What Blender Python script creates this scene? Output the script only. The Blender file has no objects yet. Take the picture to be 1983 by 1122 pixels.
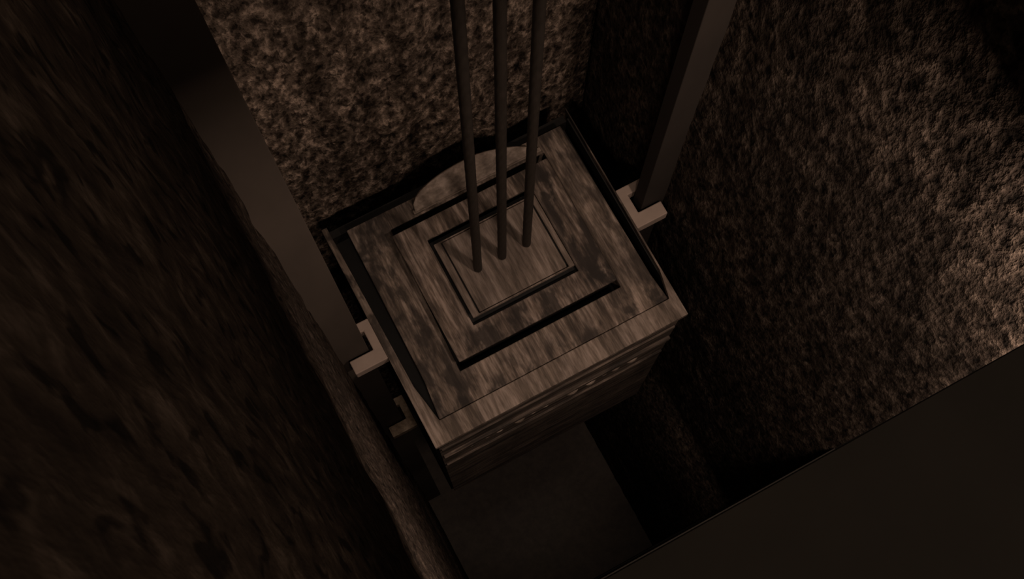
import bpy, bmesh, math, random
from mathutils import Vector, Matrix, noise
random.seed(4)
scn = bpy.context.scene
C = scn.collection

# ------------------------------------------------------------ materials
def new_mat(name):
    m = bpy.data.materials.new(name); m.use_nodes = True
    nt = m.node_tree; nt.nodes.clear()
    out = nt.nodes.new('ShaderNodeOutputMaterial'); b = nt.nodes.new('ShaderNodeBsdfPrincipled')
    nt.links.new(b.outputs[0], out.inputs[0]); b.inputs['Specular IOR Level'].default_value = 0.25
    return m, nt, b
def N(nt, t, **k):
    n = nt.nodes.new(t)
    for a, v in k.items(): setattr(n, a, v)
    return n
def ramp(nt, src, stops):
    r = N(nt, 'ShaderNodeValToRGB'); e = r.color_ramp.elements
    while len(e) < len(stops): e.new(0.5)
    for i, (p, c) in enumerate(stops):
        e[i].position = p; e[i].color = (c[0], c[1], c[2], 1)
    nt.links.new(src, r.inputs[0]); return r.outputs[0]
def tex(nt, coord, scale, sc=(1,1,1), detail=6, rough=0.6, dist=0.0, kind='noise'):
    mp = N(nt, 'ShaderNodeMapping'); mp.inputs['Scale'].default_value = sc
    nt.links.new(coord, mp.inputs['Vector'])
    if kind == 'noise':
        t = N(nt, 'ShaderNodeTexNoise'); t.inputs['Detail'].default_value = detail
        t.inputs['Roughness'].default_value = rough; t.inputs['Distortion'].default_value = dist
    else:
        t = N(nt, 'ShaderNodeTexVoronoi')
    t.inputs['Scale'].default_value = scale
    nt.links.new(mp.outputs[0], t.inputs['Vector'])
    return t.outputs[0]
def math_(nt, op, a, b):
    m = N(nt, 'ShaderNodeMath', operation=op)
    for i, v in enumerate((a, b)):
        if isinstance(v, (int, float)): m.inputs[i].default_value = v
        else: nt.links.new(v, m.inputs[i])
    return m.outputs[0]
def mixc(nt, f, a, b, mode='MIX'):
    m = N(nt, 'ShaderNodeMix', data_type='RGBA', blend_type=mode)
    if isinstance(f, (int, float)): m.inputs[0].default_value = f
    else: nt.links.new(f, m.inputs[0])
    for i, v in ((6, a), (7, b)):
        if isinstance(v, tuple): m.inputs[i].default_value = (*v, 1)
        else: nt.links.new(v, m.inputs[i])
    return m.outputs[2]
def bump(nt, b, h, strength, dist):
    bp = N(nt, 'ShaderNodeBump'); bp.inputs['Strength'].default_value = strength; bp.inputs['Distance'].default_value = dist
    nt.links.new(h, bp.inputs['Height']); nt.links.new(bp.outputs[0], b.inputs['Normal'])

def wood(name, dark, mid, light, sc=(9, .9, 9), seed=0.0, blotch=0.85, stains_and_shade=()):
    """weathered planks, the grain along Y"""
    m, nt, b = new_mat(name)
    tc = N(nt, 'ShaderNodeTexCoord').outputs['Object']
    ad = N(nt, 'ShaderNodeVectorMath', operation='ADD'); ad.inputs[1].default_value = (seed, seed*.7, seed*.3)
    nt.links.new(tc, ad.inputs[0]); co = ad.outputs[0]
    streak = tex(nt, co, 1.6, sc, 5, 0.62, 0.4)
    fine = tex(nt, co, 5.0, (sc[0]*1.3, sc[1]*1.6, sc[2]*1.3), 3, 0.6)
    big = tex(nt, co, 3.2, (1.5, 0.9, 1), 5, 0.65, 0.6)
    s = math_(nt, 'ADD', math_(nt, 'MULTIPLY', streak, 0.62), math_(nt, 'MULTIPLY', fine, 0.38))
    base = ramp(nt, s, [(0.40, dark), (0.50, mid), (0.61, light)])
    bl = ramp(nt, big, [(0.34, (0.45, 0.43, 0.42)), (0.50, (0.85, 0.83, 0.81)), (0.66, (1.15, 1.12, 1.08))])
    col = mixc(nt, blotch, base, bl, 'MULTIPLY')
    # soot and damp marks, painted shade: (axis, start, end, strength) fade in along an axis, broken up by noise
    for ax, p0, p1, st in stains_and_shade:
        sep = N(nt, 'ShaderNodeSeparateXYZ'); nt.links.new(tc, sep.inputs[0])
        mr = N(nt, 'ShaderNodeMapRange'); mr.inputs[1].default_value = p0; mr.inputs[2].default_value = p1
        nt.links.new(sep.outputs[ax], mr.inputs[0])
        nz = tex(nt, co, 5.5, (1.6, .8, 1), 4, .6, .3)
        k = N(nt, 'ShaderNodeMapRange'); k.inputs[1].default_value = .44; k.inputs[2].default_value = .56; k.inputs[3].default_value = 0; k.inputs[4].default_value = st
        nt.links.new(nz, k.inputs[0])
        col = mixc(nt, math_(nt, 'MULTIPLY', mr.outputs[0], k.outputs[0]), col, (.022, .016, .013))
    nt.links.new(col, b.inputs['Base Color']); b.inputs['Roughness'].default_value = 0.75
    bump(nt, b, math_(nt, 'ADD', s, math_(nt, 'MULTIPLY', big, 0.5)), 0.55, 0.012)
    return m

def stone(name, dark, mid, light, bumpd=0.05, vs=0.5):
    """rough hewn plastered rock of the shaft, slightly drawn out vertically"""
    m, nt, b = new_mat(name)
    co = N(nt, 'ShaderNodeTexCoord').outputs['Object']
    big = tex(nt, co, 1.3, (1, 1, .8), 6, 0.6, 0.5)
    lump = tex(nt, co, 21, (1, 1, vs), 4, 0.62, 0.15)
    fine = tex(nt, co, 50, (1, 1, vs), 2, 0.5)
    vor = tex(nt, co, 20, (1, 1, vs), kind='vor')
    h = math_(nt, 'ADD', math_(nt, 'MULTIPLY', lump, 0.8), math_(nt, 'MULTIPLY', fine, 0.22))
    h = math_(nt, 'ADD', h, math_(nt, 'MULTIPLY', vor, 0.10))
    hb = math_(nt, 'ADD', h, math_(nt, 'MULTIPLY', big, 0.9))
    base = ramp(nt, h, [(0.42, dark), (0.58, mid), (0.72, light)])
    bl = ramp(nt, big, [(0.34, (0.55, 0.53, 0.52)), (0.6, (1.15, 1.1, 1.06))])
    crev = ramp(nt, tex(nt, co, 30, (1, 1, vs), 2, 0.5, .4), [(0.36, (.22, .22, .22)), (0.45, (1, 1, 1))])
    base = mixc(nt, 0.85, base, crev, 'MULTIPLY')
    nt.links.new(mixc(nt, 0.8, base, bl, 'MULTIPLY'), b.inputs['Base Color'])
    b.inputs['Roughness'].default_value = 0.85; b.inputs['Specular IOR Level'].default_value = 0.06
    bump(nt, b, hb, 0.9, bumpd)
    return m

def plain(name, col, rough=0.6, metal=0.0, nscale=12, amt=0.25, bd=0.003):
    m, nt, b = new_mat(name)
    co = N(nt, 'ShaderNodeTexCoord').outputs['Object']
    n = tex(nt, co, nscale, (1, 1, .35), 5, 0.6)
    c = ramp(nt, n, [(0.3, tuple(x*(1-amt) for x in col)), (0.7, tuple(x*(1+amt) for x in col))])
    nt.links.new(c, b.inputs['Base Color']); b.inputs['Roughness'].default_value = rough; b.inputs['Metallic'].default_value = metal
    bump(nt, b, n, 0.4, bd)
    return m

M = {
 'wood': wood('weathered_wood', (.060, .043, .033), (.150, .110, .086), (.330, .250, .205), stains_and_shade=((1, -.40, -.55, .85), (0, -.38, -.52, .8), (0, .35, .75, .75), (1, .1, .6, .6))),  # front marks are soot; fades to right and rear are painted shade
 'wood_mid': wood('weathered_wood_tier', (.045, .032, .025), (.125, .090, .070), (.300, .225, .185), seed=3.1, stains_and_shade=((0, .33, .40, .9), (1, -.18, -.24, .85))),
 'wood_top': wood('weathered_wood_top', (.085, .062, .048), (.160, .118, .094), (.270, .205, .170), seed=7.7, blotch=.45),
 'wood_rim': wood('weathered_wood_rim', (.075, .054, .041), (.160, .118, .092), (.300, .228, .188), seed=11.3, blotch=.55, stains_and_shade=((1, -.30, .30, .9), (1, -.42, .0, .6))),  # darkens rearwards: shade on the back of the rim, painted in
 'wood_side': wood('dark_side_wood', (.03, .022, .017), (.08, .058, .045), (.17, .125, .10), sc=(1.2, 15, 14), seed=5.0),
 'crest': wood('crest_wood', (.10, .075, .058), (.19, .142, .112), (.34, .262, .215), sc=(3, 3, 6), seed=9.0, blotch=.5),
 'deck': plain('shaded_deck_boards', (.008, .0062, .005)),  # near-black: shade of gutters and undercuts put into the colour
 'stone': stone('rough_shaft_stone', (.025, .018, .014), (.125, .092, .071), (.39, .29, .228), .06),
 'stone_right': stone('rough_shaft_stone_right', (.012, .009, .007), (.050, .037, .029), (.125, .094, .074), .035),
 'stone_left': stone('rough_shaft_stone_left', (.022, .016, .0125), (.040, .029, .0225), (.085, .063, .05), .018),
 'ledge': plain('dark_landing_stone', (.016, .0125, .0093), .9, 0, 3, .2, .001),
 'pit': plain('pit_dust', (.06, .044, .034)),
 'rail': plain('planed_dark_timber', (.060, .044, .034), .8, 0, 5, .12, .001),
 'rail_shaded': plain('shaded_dark_timber', (.025, .018, .014), .85, 0, 5, .15, .001),  # same timber made darker; the right rail's shade is in the colour
 'shoe': plain('pale_painted_iron', (.30, .222, .18), .7, 0, 9, .12, .001),
 'shoe_low': wood('worn_wooden_shoe', (.26, .19, .13), (.42, .31, .22), (.58, .44, .33), sc=(6, 6, 6), seed=2.0),
 'cable': plain('greased_steel_rope', (.024, .018, .014), .55, .15, 40, .25, .002),
}

# ------------------------------------------------------------ helpers
def link_mesh(name, bm, mat, parent=None, bevel=0.0):
    bmesh.ops.recalc_face_normals(bm, faces=bm.faces)
    me = bpy.data.meshes.new(name); bm.to_mesh(me); bm.free()
    me.materials.append(mat)
    o = bpy.data.objects.new(name, me); C.objects.link(o)
    if parent: o.parent = parent
    if bevel:
        md = o.modifiers.new('bevel', 'BEVEL'); md.width = bevel; md.segments = 2; md.limit_method = 'ANGLE'; md.angle_limit = math.radians(40)
    return o
def tag(o, label=None, cat=None, group=None, kind=None):
    for k, v in (('label', label), ('category', cat), ('group', group), ('kind', kind)):
        if v: o[k] = v
    return o
def box(bm, x0, x1, y0, y1, z0, z1):
    vs = [bm.verts.new((x, y, z)) for z in (z0, z1) for x, y in ((x0, y0), (x1, y0), (x1, y1), (x0, y1))]
    for f in ((0, 3, 2, 1), (4, 5, 6, 7), (0, 1, 5, 4), (1, 2, 6, 5), (2, 3, 7, 6), (3, 0, 4, 7)):
        bm.faces.new([vs[i] for i in f])
def prism(bm, pts, z0, z1):
    a = [bm.verts.new((x, y, z0)) for x, y in pts]; b = [bm.verts.new((x, y, z1)) for x, y in pts]
    bm.faces.new(a[::-1]); bm.faces.new(b); n = len(pts)
    for i in range(n): bm.faces.new((a[i], a[(i+1) % n], b[(i+1) % n], b[i]))
def ring(bm, outer, inner, z0, z1):
    """closed frame: outer and inner quads of the same corner count"""
    lv = [[bm.verts.new((x, y, z)) for x, y in q] for z in (z0, z1) for q in (outer, inner)]
    n = len(outer)
    for i in range(n):
        j = (i+1) % n
        bm.faces.new((lv[0][i], lv[0][j], lv[1][j], lv[1][i]))
        bm.faces.new((lv[2][i], lv[2][j], lv[3][j], lv[3][i]))
        bm.faces.new((lv[0][i], lv[0][j], lv[2][j], lv[2][i]))
        bm.faces.new((lv[1][i], lv[1][j], lv[3][j], lv[3][i]))
def rect(x0, x1, y0, y1): return [(x0, y0), (x1, y0), (x1, y1), (x0, y1)]

# ------------------------------------------------------------ the shaft
XL, XR, YF, YB = -.232, 1.83, -1.03, 1.572
ZB, ZT = -8.0, 7.6
FL_UP, FL_LO, LINTEL = 5.10, .30, 3.52
def rough_wall(name, mat, origin, u, v, nu, nv, depth, amp):
    """a slab whose shaft face is knobbly; u,v span the face, depth points away from the shaft"""
    bm = bmesh.new(); o = Vector(origin); u = Vector(u); v = Vector(v); d = Vector(depth); dn = d.normalized()
    g = []
    for j in range(nv+1):
        row = []
        for i in range(nu+1):
            p = o + u*(i/nu) + v*(j/nv)
            edge = min(1.0, 6*min(i, nu-i)/nu)
            h = noise.fractal(Vector((p.x*4.5, p.y*4.5, p.z*2.6)), 0.9, 2.1, 4) + .5
            row.append(bm.verts.new(p + dn*amp*max(0.0, h)*edge))
        g.append(row)
    for j in range(nv):
        for i in range(nu): bm.faces.new((g[j][i], g[j][i+1], g[j+1][i+1], g[j+1][i]))
    back = [bm.verts.new(p + d) for p in (o, o+u, o+u+v, o+v)]
    bm.faces.new(back)
    B = [g[0], [r[-1] for r in g], g[-1][::-1], [r[0] for r in g][::-1]]
    for k, side in enumerate(B): bm.faces.new(side + [back[(k+1) % 4], back[k]])
    ob = link_mesh(name, bm, mat)
    for f in ob.data.polygons: f.use_smooth = len(f.vertices) == 4 and f.area < .1
    tag(ob, kind='structure'); return ob
H = ZT-ZB
rough_wall('wall_back', M['stone'], (XL, YB, ZB), (XR-XL, 0, 0), (0, 0, H), 80, 400, (0, .35, 0), .022)
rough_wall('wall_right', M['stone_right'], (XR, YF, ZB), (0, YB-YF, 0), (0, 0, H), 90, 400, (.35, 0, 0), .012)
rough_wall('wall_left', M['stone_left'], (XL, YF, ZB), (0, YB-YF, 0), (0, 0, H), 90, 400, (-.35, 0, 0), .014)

bm = bmesh.new()                                   # front wall with the lower landing's doorway
T = .35
box(bm, XL, XR, YF-T, YF, ZB, FL_LO)
box(bm, XL, XL+.02, YF-T, YF, FL_LO, LINTEL)
box(bm, XL, XR, YF-T, YF, LINTEL, FL_UP-.3)
tag(link_mesh('wall_front', bm, M['ledge']), kind='structure')
bm = bmesh.new(); box(bm, XL, XR, YF-3.2, -1.0095, FL_UP-.3, FL_UP)
tag(link_mesh('floor', bm, M['ledge']), kind='structure')
bm = bmesh.new(); box(bm, XL-.35, XR+.35, YF-3.2, YF-T, FL_LO-.3, FL_LO)
tag(link_mesh('floor_lower_landing', bm, M['ledge']), kind='structure')
bm = bmesh.new(); box(bm, XL-.35, XR+.35, YF-3.5, YF-3.2, FL_LO-.3, FL_UP)
tag(link_mesh('wall_lower_landing', bm, M['ledge']), kind='structure')
for nm, xa, xb in (('wall_lower_landing_left', XL-.35, XL), ('wall_lower_landing_right', XR, XR+.35)):
    bm = bmesh.new(); box(bm, xa, xb, YF-3.2, YF, FL_LO, FL_UP-.3)
    tag(link_mesh(nm, bm, M['ledge']), kind='structure')
bm = bmesh.new(); box(bm, XL-.35, XR+.35, YF-T, YB+.35, ZB-.3, ZB)
tag(link_mesh('floor_pit', bm, M['pit']), kind='structure')

# ------------------------------------------------------------ guide rails
def guide_rail(x0, x1, label, mat):
    root = bpy.data.objects.new('guide_rail', None); C.objects.link(root)
    root.location = ((x0+x1)/2, .71, ZB)
    bm = bmesh.new(); w = (x1-x0)/2
    box(bm, -w, w, -.04, .045, 0, H)
    link_mesh('rail_beam', bm, mat, root, .004)
    tag(root, label, 'guide rail', 'timber guide rails of the lift shaft')
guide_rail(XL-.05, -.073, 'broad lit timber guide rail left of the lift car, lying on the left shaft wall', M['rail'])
guide_rail(1.682, XR+.05, 'dim narrow timber guide rail right of the lift car, standing off the right shaft wall', M['rail_shaded'])

# ------------------------------------------------------------ the lift car
W, D, CH = 1.6, 1.42, 2.55
car = bpy.data.objects.new('elevator_car', None); C.objects.link(car); car.location = (W/2, D/2, -CH)
tag(car, 'wooden lift car seen from above with stepped square roof, hanging from three steel ropes', 'elevator')
def part(name, bm, mat, parent=car, bevel=0.0, label=None, kind=None):
    # shapes are written in shaft coordinates; move them into the car's frame
    bmesh.ops.translate(bm, verts=bm.verts, vec=(-W/2, -D/2, CH))
    o = link_mesh(name, bm, mat, parent, bevel)
    return tag(o, label, kind=kind)

# roof frame: flat rim around; gutters on both sides taper to nothing at the front corners
S = [(.092, .132), (1.546, .132), (1.530, .30), (1.516, 1.338), (.126, 1.35), (.116, .36)]          # outline of the sunk roof panel
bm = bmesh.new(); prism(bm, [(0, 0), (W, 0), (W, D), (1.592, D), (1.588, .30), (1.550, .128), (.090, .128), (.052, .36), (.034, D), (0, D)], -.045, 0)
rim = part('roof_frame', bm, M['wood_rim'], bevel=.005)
bm = bmesh.new(); box(bm, .012, W-.012, .012, .06, -.085, -.045)
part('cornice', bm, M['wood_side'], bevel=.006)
bm = bmesh.new(); box(bm, .03, W-.03, .03, D-.03, -.30, -.20)
part('roof_deck', bm, M['deck'])

# roof panel with hole for the middle tier
mo = [(.318, .318), (1.345, .318), (1.346, .5), (1.350, 1.236), (.352, 1.236), (.325, .5)]
bm = bmesh.new(); ring(bm, S, mo, -.20, -.002)
part('roof_panel', bm, M['wood'], bevel=.006)
# middle tier: base, lip, hole for the top tier
def tier(name, x0, x1, y0, y1, zb, zt, hole_rect, mat, over=.022, lip=.02):
    q = lambda i: rect(x0+i, x1-i, y0+i, y1-i)
    bm = bmesh.new(); ring(bm, q(0), hole_rect, zt-lip, zt)
    t = part(name, bm, mat, bevel=.005)
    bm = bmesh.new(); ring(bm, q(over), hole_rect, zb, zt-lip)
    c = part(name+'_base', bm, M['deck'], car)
    return t
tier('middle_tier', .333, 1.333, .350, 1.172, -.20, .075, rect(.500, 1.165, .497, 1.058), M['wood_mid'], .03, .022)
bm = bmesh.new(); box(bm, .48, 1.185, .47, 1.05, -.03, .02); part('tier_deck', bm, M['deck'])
# raised moulding round the top tier and the top panel itself
bm = bmesh.new(); ring(bm, rect(.512, 1.150, .520, .995), rect(.552, 1.118, .528, .988), .118, .140)
part('top_moulding', bm, M['wood_top'], bevel=.005)
bm = bmesh.new(); box(bm, .560, 1.108, .534, .984, .112, .140)
part('top_panel', bm, M['wood_top'], bevel=.004)
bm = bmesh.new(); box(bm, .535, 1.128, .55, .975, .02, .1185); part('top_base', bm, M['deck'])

# arched crest board leaning back at the rear of the roof
bm = bmesh.new(); cx, R_ = .925, .405
prof = [(.520, 0), (.528, .05), (.56, .085), (.60, .108), (.657, .126), (.705, .138), (.757, .146), (.805, .151), (.853, .154), (.92, .156),
        (.987, .152), (1.04, .143), (1.096, .128), (1.16, .108), (1.22, .082), (1.28, .048), (1.325, 0)]
tilt = math.radians(30); ct, st_ = math.cos(tilt), math.sin(tilt)
top = [bm.verts.new((x, 1.248+u*ct*.93, .030+u*st_)) for x, u in prof]
low = [bm.verts.new((x, 1.248+u*ct*.93+.03*st_, .030+u*st_-.03*ct)) for x, u in prof]
bm.faces.new(top); bm.faces.new(low[::-1])
for i in range(len(prof)):
    j = (i+1) % len(prof); bm.faces.new((top[i], top[j], low[j], low[i]))
part('crest', bm, M['crest'], bevel=.006, label='arched board leaning back over the rear edge of the roof')
bm = bmesh.new(); box(bm, cx-R_-.01, cx+R_+.01, 1.245, 1.27, -.002, .022)
part('crest_batten', bm, M['crest'], bevel=.004)

# walls of the car
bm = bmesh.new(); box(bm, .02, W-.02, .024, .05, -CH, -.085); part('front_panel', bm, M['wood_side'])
bm = bmesh.new(); box(bm, .02, W-.02, D-.05, D-.004, -CH, -.085); part('back_panel', bm, M['deck'])
for x0 in (.02, W-.046):
    bm = bmesh.new(); box(bm, x0-.016 if x0 < 1 else x0+.028, x0+.012 if x0 < 1 else x0+.042, .05, D-.05, -CH, -.045); part('side_panel', bm, M['deck'])
bm = bmesh.new(); box(bm, .046, W-.046, .05, D-.05, -CH, -CH+.06); part('car_floor', bm, M['deck'])
# mouldings and carved studs on the front panel
for z0, hgt, dp in ((-.30, .035, .012), (-.56, .05, .022), (-.95, .03, .014)):
    bm = bmesh.new(); box(bm, .03, W-.03, .024-dp, .03, z0-hgt, z0)
    part('front_moulding', bm, M['wood_side'], bevel=.005)
for i in range(12):
    x = .22+i*.098+random.uniform(-.022, .022)
    bm = bmesh.new()
    bmesh.ops.create_uvsphere(bm, u_segments=14, v_segments=8, radius=random.uniform(.012, .030))
    bmesh.ops.scale(bm, vec=(1.5, .8, .9), verts=bm.verts)
    bmesh.ops.translate(bm, verts=bm.verts, vec=(x, .012, -.62))
    part('front_stud', bm, M['crest'], bevel=0)

# guide shoes: C-shaped brackets gripping the rails
def shoe(side, ztop, thick, mat, s=1.0, label=None):
    bm = bmesh.new()
    pts = [(0, .572), (.200, .572), (.200, .655), (.052, .655), (.052, .775), (.200, .775), (.200, .832), (0, .832)]
    if side < 0: q = [(-x, y) for x, y in pts][::-1]
    else: q = [(W+x, y) for x, y in pts]
    q = [((x if side < 0 else x), y) for x, y in q]
    prism(bm, q, ztop-thick, ztop)
    return part('guide_shoe', bm, mat, bevel=.006, label=label)
shoe(-1, 0, .09, M['shoe'], label='pale guide shoe gripping the left rail at roof level')
shoe(1, 0, .09, M['shoe'], label='pale guide shoe gripping the right rail at roof level')
shoe(-1, -2.38, .09, M['shoe_low'], label='worn brown guide shoe at the foot of the car, left')
shoe(1, -2.38, .09, M['shoe_low'])

# ------------------------------------------------------------ hoist ropes
def rope():
    """a six-strand laid rope as one lobed, slowly twisting tube"""
    bm = bmesh.new(); zs = 330; L = 7.2; seg = 24; prev = None
    for k in range(zs+1):
        t = k/zs; z = L*t; tw = z*9.0; row = []
        e = min(1.0, math.sqrt(max(0.0, 1-(1-min(1, z/.03))**2))+.25) if z < .03 else 1
        for i in range(seg):
            a = 2*math.pi*i/seg
            r = (.0232+.0014*abs(math.cos(3*(a-tw))))*e
            row.append(bm.verts.new((r*math.cos(a), r*math.sin(a), z)))
        if prev:
            for i in range(seg): bm.faces.new((prev[i], prev[(i+1) % seg], row[(i+1) % seg], row[i]))
        else: bm.faces.new(row[::-1])
        prev = row
    bm.faces.new(prev)
    o = link_mesh('hoist_cable', bm, M['cable'])
    for f in o.data.polygons: f.use_smooth = len(f.vertices) == 4
    return o
r0 = rope()
labs = ['leftmost of the three dark steel ropes rising from the top panel of the lift car',
        'middle one of the three dark steel ropes rising from the top panel',
        'rightmost of the three dark steel ropes rising from the top panel of the lift car']
for i, (x, dx) in enumerate(((.664, 0), (.816, 0), (.970, 0))):
    o = r0 if i == 0 else r0.copy()
    if i: C.objects.link(o)
    o.location = (x, .752, .139); o.rotation_euler = (0, 0, i*.7)
    tag(o, labs[i], 'cable', 'hoist ropes of the lift car')

# ------------------------------------------------------------ light
def area(name, loc, size, power, col, rot=(0, 0, 0)):
    l = bpy.data.lights.new(name, 'AREA'); l.shape = 'DISK'; l.size = size; l.energy = power; l.color = col
    o = bpy.data.objects.new(name, l); C.objects.link(o); o.location = loc; o.rotation_euler = rot; return o
area('pit_fill', (.9, -.35, -2.75), 1.0, 1.6, (1.0, .80, .66))  # added fill without a fixture, brightens the walls below the car
area('fill_near_left_jamb', (.03, -1.42, 3.48), .4, 24, (1.0, .80, .66))  # added fill so light reaches the left rail and lower shoe
area('landing_lamp', (1.66, -1.36, 3.50), .3, 48, (1.0, .79, .65), (math.radians(8), 0, math.radians(18)))
w = bpy.data.worlds.new('world'); scn.world = w; w.use_nodes = True
bg = w.node_tree.nodes['Background']; bg.inputs[0].default_value = (1.0, .78, .60, 1); bg.inputs[1].default_value = .42
sl = bpy.data.lights.new('shaft_fill', 'SUN'); sl.energy = .16; sl.angle = math.radians(6); sl.color = (1.0, .80, .64)  # added weak overhead fill, lifts the blacks down the shaft
C.objects.link(bpy.data.objects.new('shaft_fill', sl))

# ------------------------------------------------------------ camera
cd = bpy.data.cameras.new('camera'); cam = bpy.data.objects.new('camera', cd); C.objects.link(cam)
cd.sensor_fit = 'HORIZONTAL'; cd.sensor_width = 36; cd.lens = 36*2400/1983; cd.clip_start = .01; cd.clip_end = 100
Rw = Matrix(((0.88007307, -0.4748111, 0.0050802), (0.45717221, 0.85017315, 0.26114976), (-0.12831585, -0.22750834, 0.96528493)))
cam.matrix_world = Matrix.Translation((-0.10355364, -0.99788561, 6.75345686)) @ Rw.transposed().to_4x4()
scn.camera = cam
vs = scn.view_settings; vs.view_transform = 'Standard'; vs.look = 'None'; vs.exposure = 0.0; vs.gamma = 1.0; vs.use_curve_mapping = False
